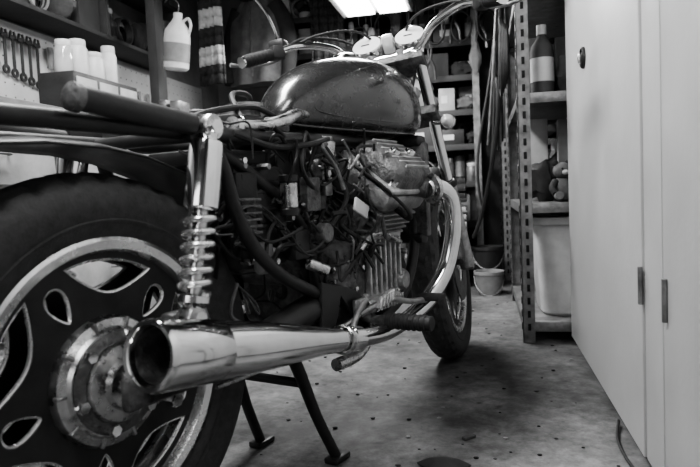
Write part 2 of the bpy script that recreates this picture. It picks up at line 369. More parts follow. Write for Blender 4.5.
# ---- engine
mb=MB()
mb.box((.68,0,.40),(.36,.26,.2),alumd,.03,seg=3)
mb.box((.66,0,.29),(.3,.2,.06),alumd,.02)
mb.box((.52,0,.47),(.12,.2,.14),alumd,.025,seg=3)
mb.box((.86,0,.42),(.06,.22,.2),alum,.025,seg=3)
for s in(-1,1):
    for k in range(7): mb.box((.655+.026*k,s*.137,.42),(.009,.018,.13),alumc,.003)
    mb.box((.735,s*.128,.49),(.2,.02,.02),alumc,.006); mb.box((.735,s*.128,.352),(.2,.02,.02),alumc,.006)
    mb.lathe([(0,.022),(.025,.022),(.034,.018),(.044,.0),(.05,-.01)],(.545,s*.13,.41),(0,s,0),alumd,seg=36)
    for k in range(6):
        a=R(60*k); mb.cyl((.545+.042*math.cos(a),s*.125,.41+.042*math.sin(a)),(.545+.042*math.cos(a),s*.142,.41+.042*math.sin(a)),.005,dustchrome,6)
    mb.lathe([(0,.03),(.022,.03),(.028,.022),(.034,0)],(.83,s*.12,.37),(0,s,0),alum,seg=30)
    mb.box((.70,s*.15,.335),(.16,.03,.03),alumc,.008)
    for k in range(9): mb.box((.64+.016*k,s*.166,.335),(.006,.01,.026),dustchrome,.002)
    d=Vector((0,s*math.sin(R(38)),math.cos(R(38)))); ex=Vector((1,0,0)); ey=d.cross(ex)
    T=Matrix(((ex.x,ey.x,d.x,.75),(ex.y,ey.y,d.y,0),(ex.z,ey.z,d.z,.448),(0,0,0,1)))
    mb.box((0,0,.13),(.18,.14,.14),alumd,.02,M=T)
    for k in range(8): mb.box((0,0,.075+.015*k),(.20,.16,.006),alum,.003,M=T)
    mb.box((0,0,.215),(.21,.165,.05),alum,.015,M=T)
    mb.box((0,0,.250),(.225,.17,.014),alumc,.005,M=T)
    rings=[]
    for h,sx,sy in [(.256,.215,.16),(.283,.21,.155),(.30,.185,.13),(.308,.145,.09)]:
        rg=[]
        for k in range(40):
            a=2*math.pi*k/40;c=math.cos(a);q=math.sin(a)
            rg.append(T@Vector((sx/2*math.copysign(abs(c)**.5,c),sy/2*math.copysign(abs(q)**.5,q),h)))
        rings.append(rg)
    mb.loft(rings,alumd)
    for k in range(7): mb.box((0,-.054+.018*k,.300),(.165-.04*abs(k-3)/3,.005,.018),alumc,.002,M=T)
    for kx in(-.097,.097):
        for ky in (-.065,.065): mb.lathe([(0,.012),(.008,.012),(.009,.008),(.009,-.01)],T@Vector((kx,ky,.26)),d,chrome,seg=6)
    for kx in(-.04,.04): mb.lathe([(0,.012),(.012,.012),(.014,.006),(.014,-.006)],T@Vector((kx,0,.306)),d,chrome,seg=20)
    mb.cyl(T@Vector((.03,0,.225)),(.80,s*.237,.601),.025,alumd,20)
    mb.tube([T@Vector((-.08,0,.2)),T@Vector((-.14,.0,.19)),(.54,s*.085,.66)],[.024,.022,.022],rubberb,seg=16)
    mb.cyl((.545,s*.085,.63),(.48,s*.08,.655),.03,alumd,24)
    mb.cyl((.52,s*.09,.60),(.52,s*.09,.565),.024,alumd,20)
    mb.cyl((.54,s*.10,.63),(.535,s*.105,.715),.027,dustchrome,24); mb.cyl((.535,s*.105,.715),(.535,s*.105,.724),.021,alum,20)
    mb.lathe([(.0275,0),(.030,.003),(.030,.009),(.0275,.012)],(.539,s*.101,.65),(0,0,1),alum,seg=24)
    mb.box((.52,s*.12,.61),(.03,.012,.03),alum,.004)
    p=T@Vector((-.03,-.08,.2)) ; p2=T@Vector((-.03,.08,.2)); pp=p if p.z<p2.z else p2
    mb.tube([pp,pp+Vector((-.01,s*.035,-.02)),pp+Vector((-.04,s*.045,0)),pp+Vector((-.10,s*.01,.06)),(.59,s*.12,.68),(.62,s*.06,.72)],[.009,.009,.004,.0035,.0035,.0035],rubberb,seg=10)
    mb.tube([(.88,s*.09,.49),(.90,s*.13,.56),(.91,s*.14,.62),(.92,s*.12,.68),(.96,s*.1,.71)],.011,alum,seg=14)
    mb.tube([(.60,s*.15,.47),(.64,s*.16,.50),(.71,s*.16,.495),(.8,s*.15,.47)],.007,dustchrome,seg=12)
    mb.tube([(.47,s*.13,.5),(.52,s*.145,.55),(.55,s*.15,.6),(.53,s*.12,.66)],.006,rubberb,seg=8)
    mb.cyl((.60,s*.10,.50),(.62,s*.14,.56),.03,alumd,20); mb.cyl((.62,s*.14,.56),(.625,s*.15,.575),.02,dustchrome,18)
mb.box((.585,-.165,.565),(.06,.006,.03),whitep,.002,rot=(0,.4,0))
for k in range(28):
    p=Vector((random.uniform(.48,.66),random.uniform(-.19,-.12),random.uniform(.42,.7)));pts=[p]
    for j in range(3):
        p=p+Vector((random.uniform(-.03,.05),random.uniform(-.02,.02),random.uniform(-.05,.05))); pts.append(p)
    mb.tube(pts,random.choice([.0025,.0035,.005]),random.choice([rubberb,rubberb,black,alumd]),seg=7)
for k in range(14):
    mb.lathe([(0,.008),(.007,.008),(.008,0),(.008,-.01)],(random.uniform(.5,.86),-.132,random.uniform(.32,.48)),(0,-1,0),random.choice([alum,chrome]),seg=6)
mb.done('engine',bike)
mb=MB()
mb.box((.99,0,.6),(.03,.3,.26),alumd,.006)
for k in range(22): mb.box((1.006,0,.485+.011*k),(.006,.27,.003),black)
mb.box((.985,0,.735),(.05,.28,.03),black,.01); mb.box((.985,0,.465),(.05,.28,.03),black,.01)
mb.done('radiator',bike)
# ---- stand / pegs / pedal
mb=MB()
for s in(-1,1):
    mb.tube([(.40,s*.085,.285),(.43,s*.09,.22),(.47,s*.098,.12),(.525,s*.108,.012)],[.014,.0135,.012,.012],frameb,seg=14)
    mb.box((.53,s*.108,.008),(.06,.035,.014),frameb,.004)
mb.tube([(.44,-.09,.2),(.44,.09,.2)],.01,frameb,seg=12); mb.cyl((.40,-.1,.285),(.40,.1,.285),.015,frameb)
mb.done('centre_stand',bike)
mb=MB()
for s in(-1,1):
    mb.cyl((.6,s*.21,.312),(.6,s*.32,.312),.0165,rubberb,20)
    for k in range(7): mb.lathe([(.0165,0),(.0185,.002),(.0185,.006),(.0165,.008)],(.6,s*(.222+.013*k),.312),(0,s,0),rubberb,seg=20)
    mb.tube([(.6,s*.21,.312),(.6,s*.17,.312),(.58,s*.15,.33)],.012,alumd,seg=12)
mb.tube([(.56,-.165,.33),(.6,-.185,.345),(.66,-.195,.35),(.72,-.21,.335),(.78,-.225,.33)],[.007,.008,.007,.007,.008],alum,seg=12)
mb.box((.79,-.235,.335),(.05,.06,.014),rubberb,.004)
mb.tube([(.50,-.175,.30),(.54,-.175,.345),(.58,-.17,.36)],.007,alum,seg=10)
mb.box((.555,-.168,.352),(.045,.012,.03),alum,.004)
for k in range(5): mb.box((.60+.014*k,-.195,.352+.002*k),(.006,.014,.03),alumc,.002,rot=(0,.5,0))
mb.tube([(.1,-.165,.3),(.3,-.165,.3),(.55,-.17,.33)],.004,dustchrome,seg=8)
mb.done('footpegs_and_brake_pedal',bike)
# ---- fork, handlebar
mb=MB()
for s in(-1,1):
    t=Vector((1.075,s*.095,.99)); b=Vector((1.435,s*.095,.32)); u=(b-t).normalized(); L=(b-t).length
    mb.cyl(t,t+u*(L*.62),.0175,chrome,24)
    mb.cyl(t+u*(L*.56),b,.024,alumc,24); mb.lathe([(.024,0),(.028,.004),(.028,.02),(.024,.024)],t+u*(L*.555),u,rubberb,seg=24)
    mb.cyl((1.44,s*.07,.325),(1.44,s*.115,.325),.022,alum,20)
    mb.cyl(t-u*.012,t,.021,chrome,20)
mb.box((1.085,0,.965),(.08,.23,.028),alumd,.01,rot=(0,R(28),0)); mb.box((1.165,0,.815),(.08,.23,.034),alumd,.01,rot=(0,R(28),0))
mb.cyl((1.05,0,.96),(1.13,0,.81),.02,frameb)
mb.cyl((1.45,-.12,.325),(1.45,.12,.325),.009,chrome,12)
mb.lathe([(.06,-.0025),(.125,-.0025),(.125,.0025),(.06,.0025)],(1.45,-.062,.325),(0,1,0),alumd,seg=64,closedprof=True)
mb.box((1.36,-.075,.38),(.06,.05,.09),alumd,.012,rot=(0,R(25),0))
steer(mb.done('front_fork',bike))
mb=MB(); rings=[]
for i in range(19):
    a=R(25+115*i/18); r=.352; row=[]
    for k in range(9):
        t=-1+k/4; ca=abs(t)**3*.02; row.append(Vector((1.45+(r-ca)*math.cos(a),t*.058,.325+(r-ca)*math.sin(a))))
    rings.append(row)
mb.loft(rings,black,cap=False,closed=False); steer(mb.done('front_fender',bike,solid=.003))
mb=MB()
hb=[(.87,.355,1.025),(.95,.32,1.05),(1.01,.25,1.075),(1.05,.16,1.055),(1.075,.1,1.005),(1.08,.04,.995),(1.08,0,.995)]
hb=hb+[(a,-b,c) for a,b,c in hb[-2::-1]]
mb.tube(hb,.0115,chrome,seg=16)
for s in(-1,1):
    a=Vector((.86,s*.362,1.022)); b=Vector((.955,s*.315,1.052))
    mb.cyl(a,b,.0175,rubberb,20)
    for k in range(6): mb.lathe([(.0175,0),(.019,.002),(.019,.005),(.0175,.007)],a+(b-a)*(k+1)/8,b-a,rubberb,seg=18)
    mb.cyl(a+(a-b)*.02,a-(b-a)*.08,.017,chrome,18)
    c=b+(b-a)*.18; mb.box(c,(.045,.045,.04),plast,.01,rot=(0,0,s*-R(32)))
    mb.tube([c+Vector((.04,0,.0)),c+Vector((.06,s*.05,-.005)),c+Vector((.02,s*.1,-.012)),c+Vector((-.03,s*.14,-.01))],[.009,.006,.005,.007],alum,seg=10)
    c2=b+(b-a)*.25; mb.tube([c2,c2+Vector((.01,0,.06)),c2+Vector((0,s*.02,.13)),c2+Vector((-.01,s*.06,.2))],.005,chrome,seg=10)
    mb.lathe([(0,-.004),(.05,-.002),(.056,.004),(.054,.012),(.04,.024),(0,.03)],c2+Vector((-.02,s*.075,.24)),(1,0,0),chrome,seg=32)
    mb.box(c+Vector((.03,-.0,.03)),(.05,.05,.03),plast,.008)
    mb.cyl((1.08,s*.045,.965),(1.08,s*.045,1.01),.015,alum,16)
    mb.tube([c+Vector((.03,0,0)),c+Vector((.12,-s*.05,.06)),(1.16,s*.12,1.08),(1.17,s*.06,.95),(1.1,s*.03,.8)],.0045,rubberb,seg=8)
    mb.tube([c+Vector((.03,0,0)),c+Vector((.09,-s*.1,.05)),(1.12,s*.08,1.10),(1.2,s*.02,1.0),(1.12,s*.0,.8)],.004,rubberb,seg=8)
steer(mb.done('handlebar',bike))
mb=MB()
for s in(-1,1):
    d=Vector((-.72,0,.69)).normalized(); o=Vector((1.13,s*.068,1.055))
    mb.lathe([(0,-.05),(.03,-.05),(.044,-.035),(.049,.0),(.051,.006),(.048,.01),(.045,.008)],o,d,chrome,seg=40)
    mb.lathe([(0,.0075),(.045,.0075)],o,d,face,seg=40)
    mb.box(o+d*.0085+Vector((0,.004,0)),(.003,.026,.003),dark)
    mb.tube([o-d*.03,(1.1,s*.03,.97)],.01,black,smooth=False)
mb.box((1.13,0,1.05),(.03,.035,.055),face,.006,rot=(0,R(-33),0))
steer(mb.done('instrument_gauges',bike))
mb=MB()
mb.lathe([(0,-.11),(.03,-.105),(.065,-.075),(.083,-.03),(.088,.0),(.092,.004),(.092,.014),(.085,.02),(.05,.028),(0,.03)],(1.25,0,.9),(1,0,-.03),chrome,seg=48)
for s in(-1,1): mb.tube([(1.22,s*.09,.9),(1.17,s*.1,.9),(1.12,s*.098,.92)],.01,chrome)
steer(mb.done('headlight',bike))
for s,nm in((-1,'right_indicator'),(1,'left_indicator')):
    mb=MB()
    mb.tube([(1.14,s*.1,.79),(1.14,s*.12,.785),(1.14,s*.13,.785)],.007,chrome,seg=12)
    mb.lathe([(0,-.03),(.014,-.025),(.02,-.008),(.022,0),(.02,.006)],(1.15,s*.145,.785),(1,0,0),chrome,seg=28)
    mb.lathe([(.02,-.002),(.018,-.02),(.01,-.03),(0,-.034)],(1.132,s*.145,.785),(1,0,0),lens,seg=28)
    steer(mb.done(nm,bike))
# ================================================================== ROOM
X0,X1,Y0,Y1,H=-1.98,.92,-1.7,4.65,2.3
fm=mat('concrete_floor',.2,.62,0,.3,3,.35)
nt=fm.node_tree; b=nt.nodes['Principled BSDF']
tc=nt.nodes.new('ShaderNodeTexCoord')
n1=nt.nodes.new('ShaderNodeTexNoise'); n1.inputs['Scale'].default_value=2.2; n1.inputs['Detail'].default_value=9; n1.inputs['Roughness'].default_value=.7
n2=nt.nodes.new('ShaderNodeTexNoise'); n2.inputs['Scale'].default_value=26; n2.inputs['Detail'].default_value=8; n2.inputs['Roughness'].default_value=.75
n3=nt.nodes.new('ShaderNodeTexVoronoi'); n3.inputs['Scale'].default_value=9; n3.inputs['Randomness'].default_value=1
for n in(n1,n2,n3): nt.links.new(tc.outputs['Object'],n.inputs['Vector'])
def ramp(p0,p1,c0,c1):
    r=nt.nodes.new('ShaderNodeValToRGB'); r.color_ramp.elements[0].position=p0; r.color_ramp.elements[1].position=p1
    r.color_ramp.elements[0].color=(c0,c0,c0,1); r.color_ramp.elements[1].color=(c1,c1,c1,1); return r
r1=ramp(.40,.64,.06,.27); r2=ramp(.32,.66,.36,1.0); r3=ramp(.02,.10,.35,1.)
def mul(a,b_):
    mx=nt.nodes.new('ShaderNodeMix'); mx.data_type='RGBA'; mx.blend_type='MULTIPLY'; mx.inputs[0].default_value=1
    nt.links.new(a,mx.inputs[6]); nt.links.new(b_,mx.inputs[7]); return mx.outputs[2]
nt.links.new(n1.outputs['Fac'],r1.inputs['Fac']); nt.links.new(n2.outputs['Fac'],r2.inputs['Fac']); nt.links.new(n3.outputs['Distance'],r3.inputs['Fac'])
nt.links.new(mul(mul(r1.outputs['Color'],r2.outputs['Color']),r3.outputs['Color']),b.inputs['Base Color'])
wallm=mat('wall_plaster',.22,.8,0,.35,4,.2)
ceilm=mat('ceiling_board',.11,.85,0,.3,4,.2)
def slab(name,lo,hi,m):
    mb=MB(); c=[(a+b)/2 for a,b in zip(lo,hi)]; mb.box((0,0,0),[b-a for a,b in zip(lo,hi)],m); return mb.done(name,loc=c)
slab('floor',(X0-.1,Y0-.1,-.1),(X1+.1,Y1+.1,0),fm)
slab('wall_left',(X0-.1,Y0,0),(X0,Y1,H),wallm); slab('wall_right',(X1,Y0,0),(X1+.1,Y1,H),wallm)
slab('wall_back',(X0-.1,Y1,0),(X1+.1,Y1+.1,H),wallm); slab('wall_front',(X0-.1,Y0-.1,0),(X1+.1,Y0,H),wallm)
slab('ceiling',(X0-.1,Y0-.1,H),(X1+.1,Y1+.1,H+.1),ceilm)
fillm=mat('fill_panel_glow',.8,.5,0,.05,4,emis=2.4)  # added glowing panel behind the camera: fill light and bright chrome reflections
e=empty('fill_panel_1',(-.9,Y0+.01,1.35))
mb=MB(); mb.box((0,0,0),(1.5,.01,.8),fillm); mb.done('fill_glow',e)
mb=MB()
for xx in(-.75,-.25,.25,.75): mb.box((xx,.01,0),(.05,.03,.86),whitep,.003)
for zz in(-.41,0,.41): mb.box((0,.012,zz),(1.55,.03,.05),whitep,.003)
mb.done('frame',e)  # bars of the added fill panel, out of view
mb=MB()
for k in range(10): mb.box((-.53,-1.3+.62*k,H-.06),(2.88,.045,.12),woodd,.003)
mb.done('ceiling_joists')
# ---- tall cabinets
CX=.302
def cabinet(y0,y1,latch,stile=0.):
    e=empty('storage_cabinet',(CX,(y0+y1)/2,0)); w=y1-y0; d=.5; hh=2.1
    mb=MB(); mb.box((d/2+.02,0,hh/2+.03),(d,w,hh-.06),cabp,.004); mb.box((d/2+.03,0,.02),(d-.04,w-.04,.04),cabd)
    mb.done('body',e)
    mb=MB()
    mb.box((.009,stile/2,hh/2+.015),(.018,w-.008-stile,hh-.05),cabp,.005)
    if stile: mb.box((.012,-w/2+stile/2,hh/2+.015),(.016,stile-.006,hh-.05),cabp,.004)
    mb.done('door',e)
    mb=MB()
    ys=[-w/2+stile-.004] if stile else [w/2-.03]
    for yh in ys:
        for z in(.355,1.75): 
            mb.cyl((-.004,yh,z),(-.004,yh,z+.075),.005,steel,12); mb.box((-.001,yh+.012,z+.037),(.003,.024,.065),steel,.001)
    if latch:
        yy=.19; zz=.965
        mb.lathe([(0,.006),(.018,.006),(.025,.004),(.030,-.006),(.031,-.008)],(0,yy,zz),(-1,0,0),black,seg=28)
        mb.lathe([(.024,.006),(.027,.010),(.031,.006),(.032,-.006)],(0,yy,zz),(-1,0,0),black,seg=28)
        mb.box((-.012,yy,zz),(.012,.01,.030),dustchrome,.003)
    mb.done('hardware',e)
    return e
cabinet(1.20,2.40,True,.13)
c2=cabinet(.15,1.185,False)
mb=MB(); mb.tube([(.31,1.62,.012),(.288,1.52,.006),(.284,1.42,.006),(.29,1.32,.006),(.285,1.2,.006),(.28,1.0,.006)],.0035,rubberb,seg=10)
mb.done('extension_cord')
# ---- slotted-angle shelf unit
def shelfunit(name,x0,x1,y0,y1,levels,top,board=steel,slots=True):
    e=empty(name,(0,0,0)); mb=MB()
    for (px,sx) in((x0,1),(x1,-1)):
        for (py,sy) in((y0,1),(y1,-1)):
            mb.box((px+sx*.0225,py+sy*.0015,top/2),(.045,.003,top),steel); mb.box((px+sx*.0015,py+sy*.0225,top/2),(.003,.045,top),steel)
            if slots:
                z=.06
                while z<top-.03:
                    mb.box((px+sx*.024,py-sy*.0008,z),(.011,.0035,.026),dark,.001); mb.box((px-sx*.0008,py+sy*.024,z),(.0035,.011,.026),dark,.001); z+=.05
    mb.done('posts',e)
    mb=MB()
    for z in levels:
        mb.box(((x0+x1)/2,(y0+y1)/2,z-.008),(x1-x0-.008,y1-y0-.008,.016),board,.001)
        for yy in(y0+.005,y1-.005): mb.box(((x0+x1)/2,yy,z-.02),(x1-x0-.01,.004,.036),board,.001)
        for xx in(x0+.005,x1-.005): mb.box((xx,(y0+y1)/2,z-.02),(.004,y1-y0-.01,.036),board,.001)
    mb.done('shelves',e); return e
SR=(.135,.62,2.46,3.4)
rackS=shelfunit('steel_shelf_rack',*SR,[.08,.53,.94,1.32,1.7],2.15)
SB=(-1.35,.0,4.15,4.58)
LB=[.1,.38,.64,.88,1.1,1.32,1.54,1.78]
rackB=shelfunit('steel_shelf_rack',*SB,LB,2.05,slots=False,board=woodd)
rackC=shelfunit('steel_shelf_rack',.12,.86,4.1,4.58,LB,2.05,slots=True,board=woodd)
# ---- clutter generators
def can(mb,x,y,z,r,h,m,lab):
    mb.lathe([(0,0),(r,0),(r,.004),(r*.97,.008),(r*.97,h-.008),(r,h-.004),(r,h),(r*.9,h),(r*.88,h-.006),(0,h-.006)],(x,y,z),(0,0,1),m,seg=22)
    mb.lathe([(r*.985,h*.2),(r*.985,h*.8)],(x,y,z),(0,0,1),lab,seg=22)
def bottle(mb,x,y,z,r,h,m,cap):
    mb.lathe([(0,0),(r*.9,0),(r,.006),(r,h*.62),(r*.9,h*.7),(r*.4,h*.82),(r*.34,h*.9)],(x,y,z),(0,0,1),m,seg=20)
    mb.lathe([(r*.42,h*.86),(r*.44,h*.87),(r*.42,h),(0,h)],(x,y,z),(0,0,1),cap,seg=16)
    mb.lathe([(r*1.01,h*.18),(r*1.01,h*.52)],(x,y,z),(0,0,1),random.choice([paper,dark,greyp]),seg=20)
def jar(mb,x,y,z,r,h,m,cap):
    mb.lathe([(0,0),(r*.92,0),(r,.006),(r,h*.74),(r*.8,h*.84)],(x,y,z),(0,0,1),m,seg=20)
    mb.lathe([(r*.82,h*.82),(r*.84,h*.83),(r*.84,h*.98),(r*.8,h),(0,h)],(x,y,z),(0,0,1),cap,seg=20)
def spray(mb,x,y,z,r,h,m,cap):
    mb.lathe([(0,0),(r,0),(r,h*.72),(r*.8,h*.78)],(x,y,z),(0,0,1),m,seg=18)
    mb.lathe([(r*.82,h*.77),(r*.82,h*.98),(r*.7,h),(0,h)],(x,y,z),(0,0,1),cap,seg=18)
def cbox(mb,x,y,z,sx,sy,h,m):
    mb.box((x,y,z+h/2),(sx,sy,h),m,.003,rot=(0,0,random.uniform(-.08,.08)))
    mb.box((x,y,z+h+.001),(sx*.96,.03,.001),paper)
    if random.random()<.6: mb.box((x+random.uniform(-.02,.02),y-sy/2-.004,z+h*.5),(sx*.4,.001,h*.35),paper)
shades=[plast,greyp,whitep,steel,black,card,cardd,drawer,paper]
def fill(name,x0,x1,y0,y1,z,hmax,axis='x',rows=2,darkb=.5,bags=.15,parent=None):
    mb=MB()
    L0,L1=(x0,x1) if axis=='x' else (y0,y1)
    D0,D1=(y0,y1) if axis=='x' else (x0,x1)
    for rrow in range(rows):
        p=L0; dd=D0+(D1-D0)*(rrow+.5)/rows; dw=(D1-D0)/rows*.9
        while p<L1-.05:
            t=random.random(); w=random.uniform(.04,.16)
            h=hmax*random.uniform(.55,.99)
            if t<.25:
                w=min(random.uniform(.08,.22),L1-p); 
                sx,sy=(w*.92,dw*.85) if axis=='x' else (dw*.85,w*.92)
                cx,cy=(p+w/2,dd) if axis=='x' else (dd,p+w/2)
                cbox(mb,cx,cy,z,sx,sy,h,random.choice([card,cardd,cardd,plast,drawer,greyp]))
                if h<hmax*.6:
                    spray(mb,cx,cy,z+h+.002,.02,min(.14,hmax-h),random.choice(shades),random.choice(shades))
            elif t<.25+bags:
                w=min(random.uniform(.1,.2),L1-p); cx,cy=(p+w/2,dd) if axis=='x' else (dd,p+w/2)
                hh=min(h,w*1.3); mb.ball((cx,cy,z+hh*.46),.5,random.choice([cloth,clothg,cloth,plast]),(w*.95,dw*.9,hh*.9),seg=18,lump=.5)
            elif t<.34+bags:
                w=min(.16,L1-p); cx,cy=(p+w/2,dd) if axis=='x' else (dd,p+w/2); rr=min(w*.42,hmax*.45)
                for q in range(4): mb.tube([(cx+(rr*math.cos(a) if axis=='x' else .01*q-.02),cy+(.01*q-.02 if axis=='x' else rr*math.cos(a)),z+rr+.008+rr*math.sin(a)) for a in [i*math.pi/6 for i in range(12)]],.006,random.choice([rubberb,greyp]),seg=6,res=3,closed=True)
            else:
                r=min(random.uniform(.018,.05),dw*.48,(L1-p)/2); w=2*r+.003; h=min(h,r*6)
                cx,cy=(p+w/2,dd) if axis=='x' else (dd,p+w/2)
                m=random.choice(shades if random.random()>darkb else [plast,black,cardd,steel])
                f=random.choice([can,bottle,jar,spray]); f(mb,cx,cy,z,r,h,m,random.choice([whitep,black,greyp,steel]))
            p+=w+random.uniform(.0,.008)
    return mb.done(name,parent)
for i,z in enumerate(LB):
    hm=(LB[i+1]-z if i<len(LB)-1 else .27)-.045
    fill('supplies',SB[0]+.03,SB[1]-.03,SB[2]+.03,SB[3]-.03,z+.001,hm,rows=3,darkb=.55,parent=rackB)
    fill('supplies',.15,.83,4.13,4.55,z+.001,hm,rows=3,darkb=.6,parent=rackC)
for z,hm in((.53,.35),(.94,.33),(1.32,.33),(1.7,.33)):
    fill('supplies',SR[0]+.05,SR[1]-.03,SR[2]+(.16 if z<.6 else .05),SR[3]-.03,z+.001,hm,axis='y',rows=4,darkb=.85,bags=.35,parent=rackS)
mb=MB()
mb.ball((0,0,.045),.042,clothg,(1,.9,1.15),seg=18); mb.ball((0,-.004,.115),.034,clothg,(1.05,1,.95),seg=18)
for s in(-1,1):
    mb.ball((s*.026,0,.145),.013,cloth,(1,.6,1),seg=12); mb.tube([(s*.03,-.01,.075),(s*.05,-.03,.05),(s*.045,-.045,.03)],[.014,.013,.012],cloth,seg=12)
    mb.tube([(s*.02,-.01,.02),(s*.035,-.05,.018),(s*.04,-.075,.022)],[.016,.016,.016],clothg,seg=12); mb.ball((s*.012,-.036,.122),.004,dark,seg=8)
mb.ball((0,-.034,.108),.013,clothl,(1,1,.8),seg=12)
mb.done('plush_toy',loc=(.30,2.56,.534),rot=(0,0,R(15)))
def tubbin(name,c,sx,sy,h,m):
    mb=MB(); rings=[]
    def rr(ax,ay,z):
        return [Vector((ax/2*math.copysign(abs(math.cos(a))**.35,math.cos(a)),ay/2*math.copysign(abs(math.sin(a))**.35,math.sin(a)),z)) for a in [2*math.pi*k/48 for k in range(48)]]
    for f,z in((.80,0),(.84,.01),(.97,h-.03),(1.04,h-.028),(1.06,h-.02),(1.06,h),(1.0,h),(.96,h-.01),(.83,.02),(.78,.015)): rings.append(rr(sx*f,sy*f,z))
    mb.loft(rings,m); return mb.done(name,loc=c)
tubbin('storage_tub',(.385,2.76,.081),.40,.46,.39,whitep)
tubbin('storage_tub',(.385,3.22,.081),.38,.26,.3,greyp)
mb=MB()
mb.tube([(.12,2.95,1.75),(.10,2.92,1.4),(.09,2.9,1.1),(.06,2.95,.8),(.0,3.05,.5),(-.05,3.1,.36),(.0,3.12,.5),(.08,3.1,.9),(.11,3.05,1.4),(.12,3.0,1.75)],.009,rubberb,seg=10)
mb.tube([(.12,3.3,1.7),(.08,3.3,1.2),(.05,3.3,.75),(.0,3.3,.5),(-.02,3.3,.75),(.06,3.32,1.2),(.12,3.33,1.7)],.007,rubberb,seg=10)
for k in range(6): mb.tube([(.12,2.6+.1*k,1.9),(.10,2.6+.1*k,1.7-.04*k),(.08-.01*k,2.63+.1*k,1.3-.1*k)],.006,random.choice([rubberb,steel]),seg=8)
for k in range(5):
    r=.07+.01*k; cy=2.75+.02*k; mb.tube([(.115-.006*k,cy+r*math.cos(a),1.15+r*1.5*math.sin(a)) for a in [i*math.pi/6 for i in range(12)]],.006,rubberb,seg=8,res=4,closed=True)
for k in range(4):
    r=.06+.012*k; cy=3.2; mb.tube([(.11-.01*k,cy+r*math.cos(a),.95+r*1.8*math.sin(a)) for a in [i*math.pi/6 for i in range(12)]],.006,[greyp,rubberb][k%2],seg=8,res=4,closed=True)
mb.done('hanging_cables')
def bucket(c,r,h,m):
    mb=MB(); mb.lathe([(0,0),(r*.8,0),(r*.82,.005),(r*.98,h-.02),(r*1.05,h-.018),(r*1.05,h),(r*.97,h),(r*.8,.02),(0,.015)],(0,0,0),(0,0,1),m,seg=32)
    mb.tube([(r*1.02*math.cos(R(t)),r*1.02*math.sin(R(t)),h-.03-abs(math.sin(R(t)))*.1) for t in range(180,361,20)],.003,steel,seg=8)
    return mb.done('bucket',loc=c)
bucket((.02,3.6,0),.08,.13,greyp); bucket((.02,3.9,0),.09,.24,plast)
mb=MB(); cbox(mb,-.50,3.9,0,.28,.25,.3,card); cbox(mb,-.50,3.9,.302,.22,.2,.2,cardd); cbox(mb,-.84,3.9,0,.3,.28,.4,cardd); mb.done('cardboard_boxes')
bucket((-.5,3.45,0),.13,.28,plast)
mb=MB()
for k in range(4):
    cx,cy,z0=-.2,3.95,.0+.17*k; mm=[greyp,plast,drawer,plast][k]
    mb.box((cx,cy,z0+.01),(.2,.24,.015),mm,.002)
    for sx in(-1,1):
        for j in range(3): mb.box((cx+sx*.095,cy,z0+.04+.045*j),(.008,.24,.03),mm,.002)
    for sy in(-1,1):
        for j in range(3): mb.box((cx,cy+sy*.115,z0+.04+.045*j),(.2,.008,.03),mm,.002)
    for q in range(5): mb.ball((cx+random.uniform(-.05,.05),cy+random.uniform(-.06,.06),z0+.07),.045,random.choice([cloth,clothg,steel]),(1,1,.8),seg=10,lump=.4)
mb.done('plastic_crates')
# ---- left: workbench with drawers
bench=empty('workbench',(0,0,0))
mb=MB(); mb.box((-1.66,2.4,.90),(.62,3.6,.045),wood,.004); mb.done('top',bench)
mb=MB()
for k in range(6):
    y=.93+.65*k
    if k<5:
        mb.box((-1.68,y,.45),(.54,.63,.85),drawer,.004)
        for j in range(4):
            zc=.16+.2*j; mb.box((-1.402,y,zc),(.018,.59,.185),drawer,.004); mb.tube([(-1.39,y-.08,zc),(-1.37,y-.07,zc),(-1.37,y+.07,zc),(-1.39,y+.08,zc)],.005,steel,seg=8,smooth=False)
    else: 
        for xx in(-1.92,-1.4): mb.box((xx,4.15,.44),(.06,.06,.878),wood,.003)
        mb.box((-1.66,4.0,.3),(.55,.3,.02),wood)
mb.done('drawers',bench)
mb=MB(); mb.box((-1.967,2.5,1.16),(.012,3.6,.46),mat('pegboard',.68,.7,0,.12,6),.001)
for i in range(64):
    for j in range(8): mb.lathe([(0,.0006),(.004,.0006)],(-1.961,.73+.056*i,.96+.056*j),(1,0,0),dark,seg=6)
mb.done('pegboard')
def wrench(mb,y,z,L,m):
    x=-1.945; mb.box((x,y,z-L/2),(.006,.016,L*.8),m,.002)
    mb.lathe([(.009,-.004),(.02,-.004),(.02,.004),(.009,.004)],(x,y,z-L*.93),(1,0,0),m,seg=20,closedprof=True)
    for s in(-1,1): mb.box((x,y+s*.013,z-L*.04),(.008,.009,.035),m,.002,rot=(s*.25,0,0))
    mb.box((x,y,z-L*.09),(.008,.034,.02),m,.003)
mb=MB()
for k in range(26): wrench(mb,1.3+.05*k,1.34,.16+.010*(k%10),random.choice([alum,steel,plast,plast]))
mb.done('wrench_set')
mb=MB()
for k in range(7):
    y=2.63+.045*k; mb.lathe([(0,0),(.012,.002),(.016,.03),(.013,.09),(.01,.1),(.0035,.105),(.0035,.2),(.001,.21)],(-1.94,y,1.33),(0,0,-1),random.choice([plast,whitep,greyp]),seg=14)
for k in range(8):
    y=3.2+.1*k
    for s in(-1,1): mb.tube([(-1.94,y+s*.03,1.06),(-1.94,y+s*.025,1.14),(-1.94,y-s*.004,1.19),(-1.94,y-s*.01,1.24)],[.008,.008,.009,.004],random.choice([steel,plast]),seg=8)
mb.done('hand_tools')
tshelf=empty('tool_shelf')
mb=MB(); mb.box((-1.87,2.4,1.41),(.20,2.5,.02),woodd,.002); mb.box((-1.87,2.4,1.74),(.20,2.5,.02),woodd,.002)
for y in(1.2,2.0,2.85,3.6): mb.box((-1.86,y,1.575),(.18,.02,.32),woodd)
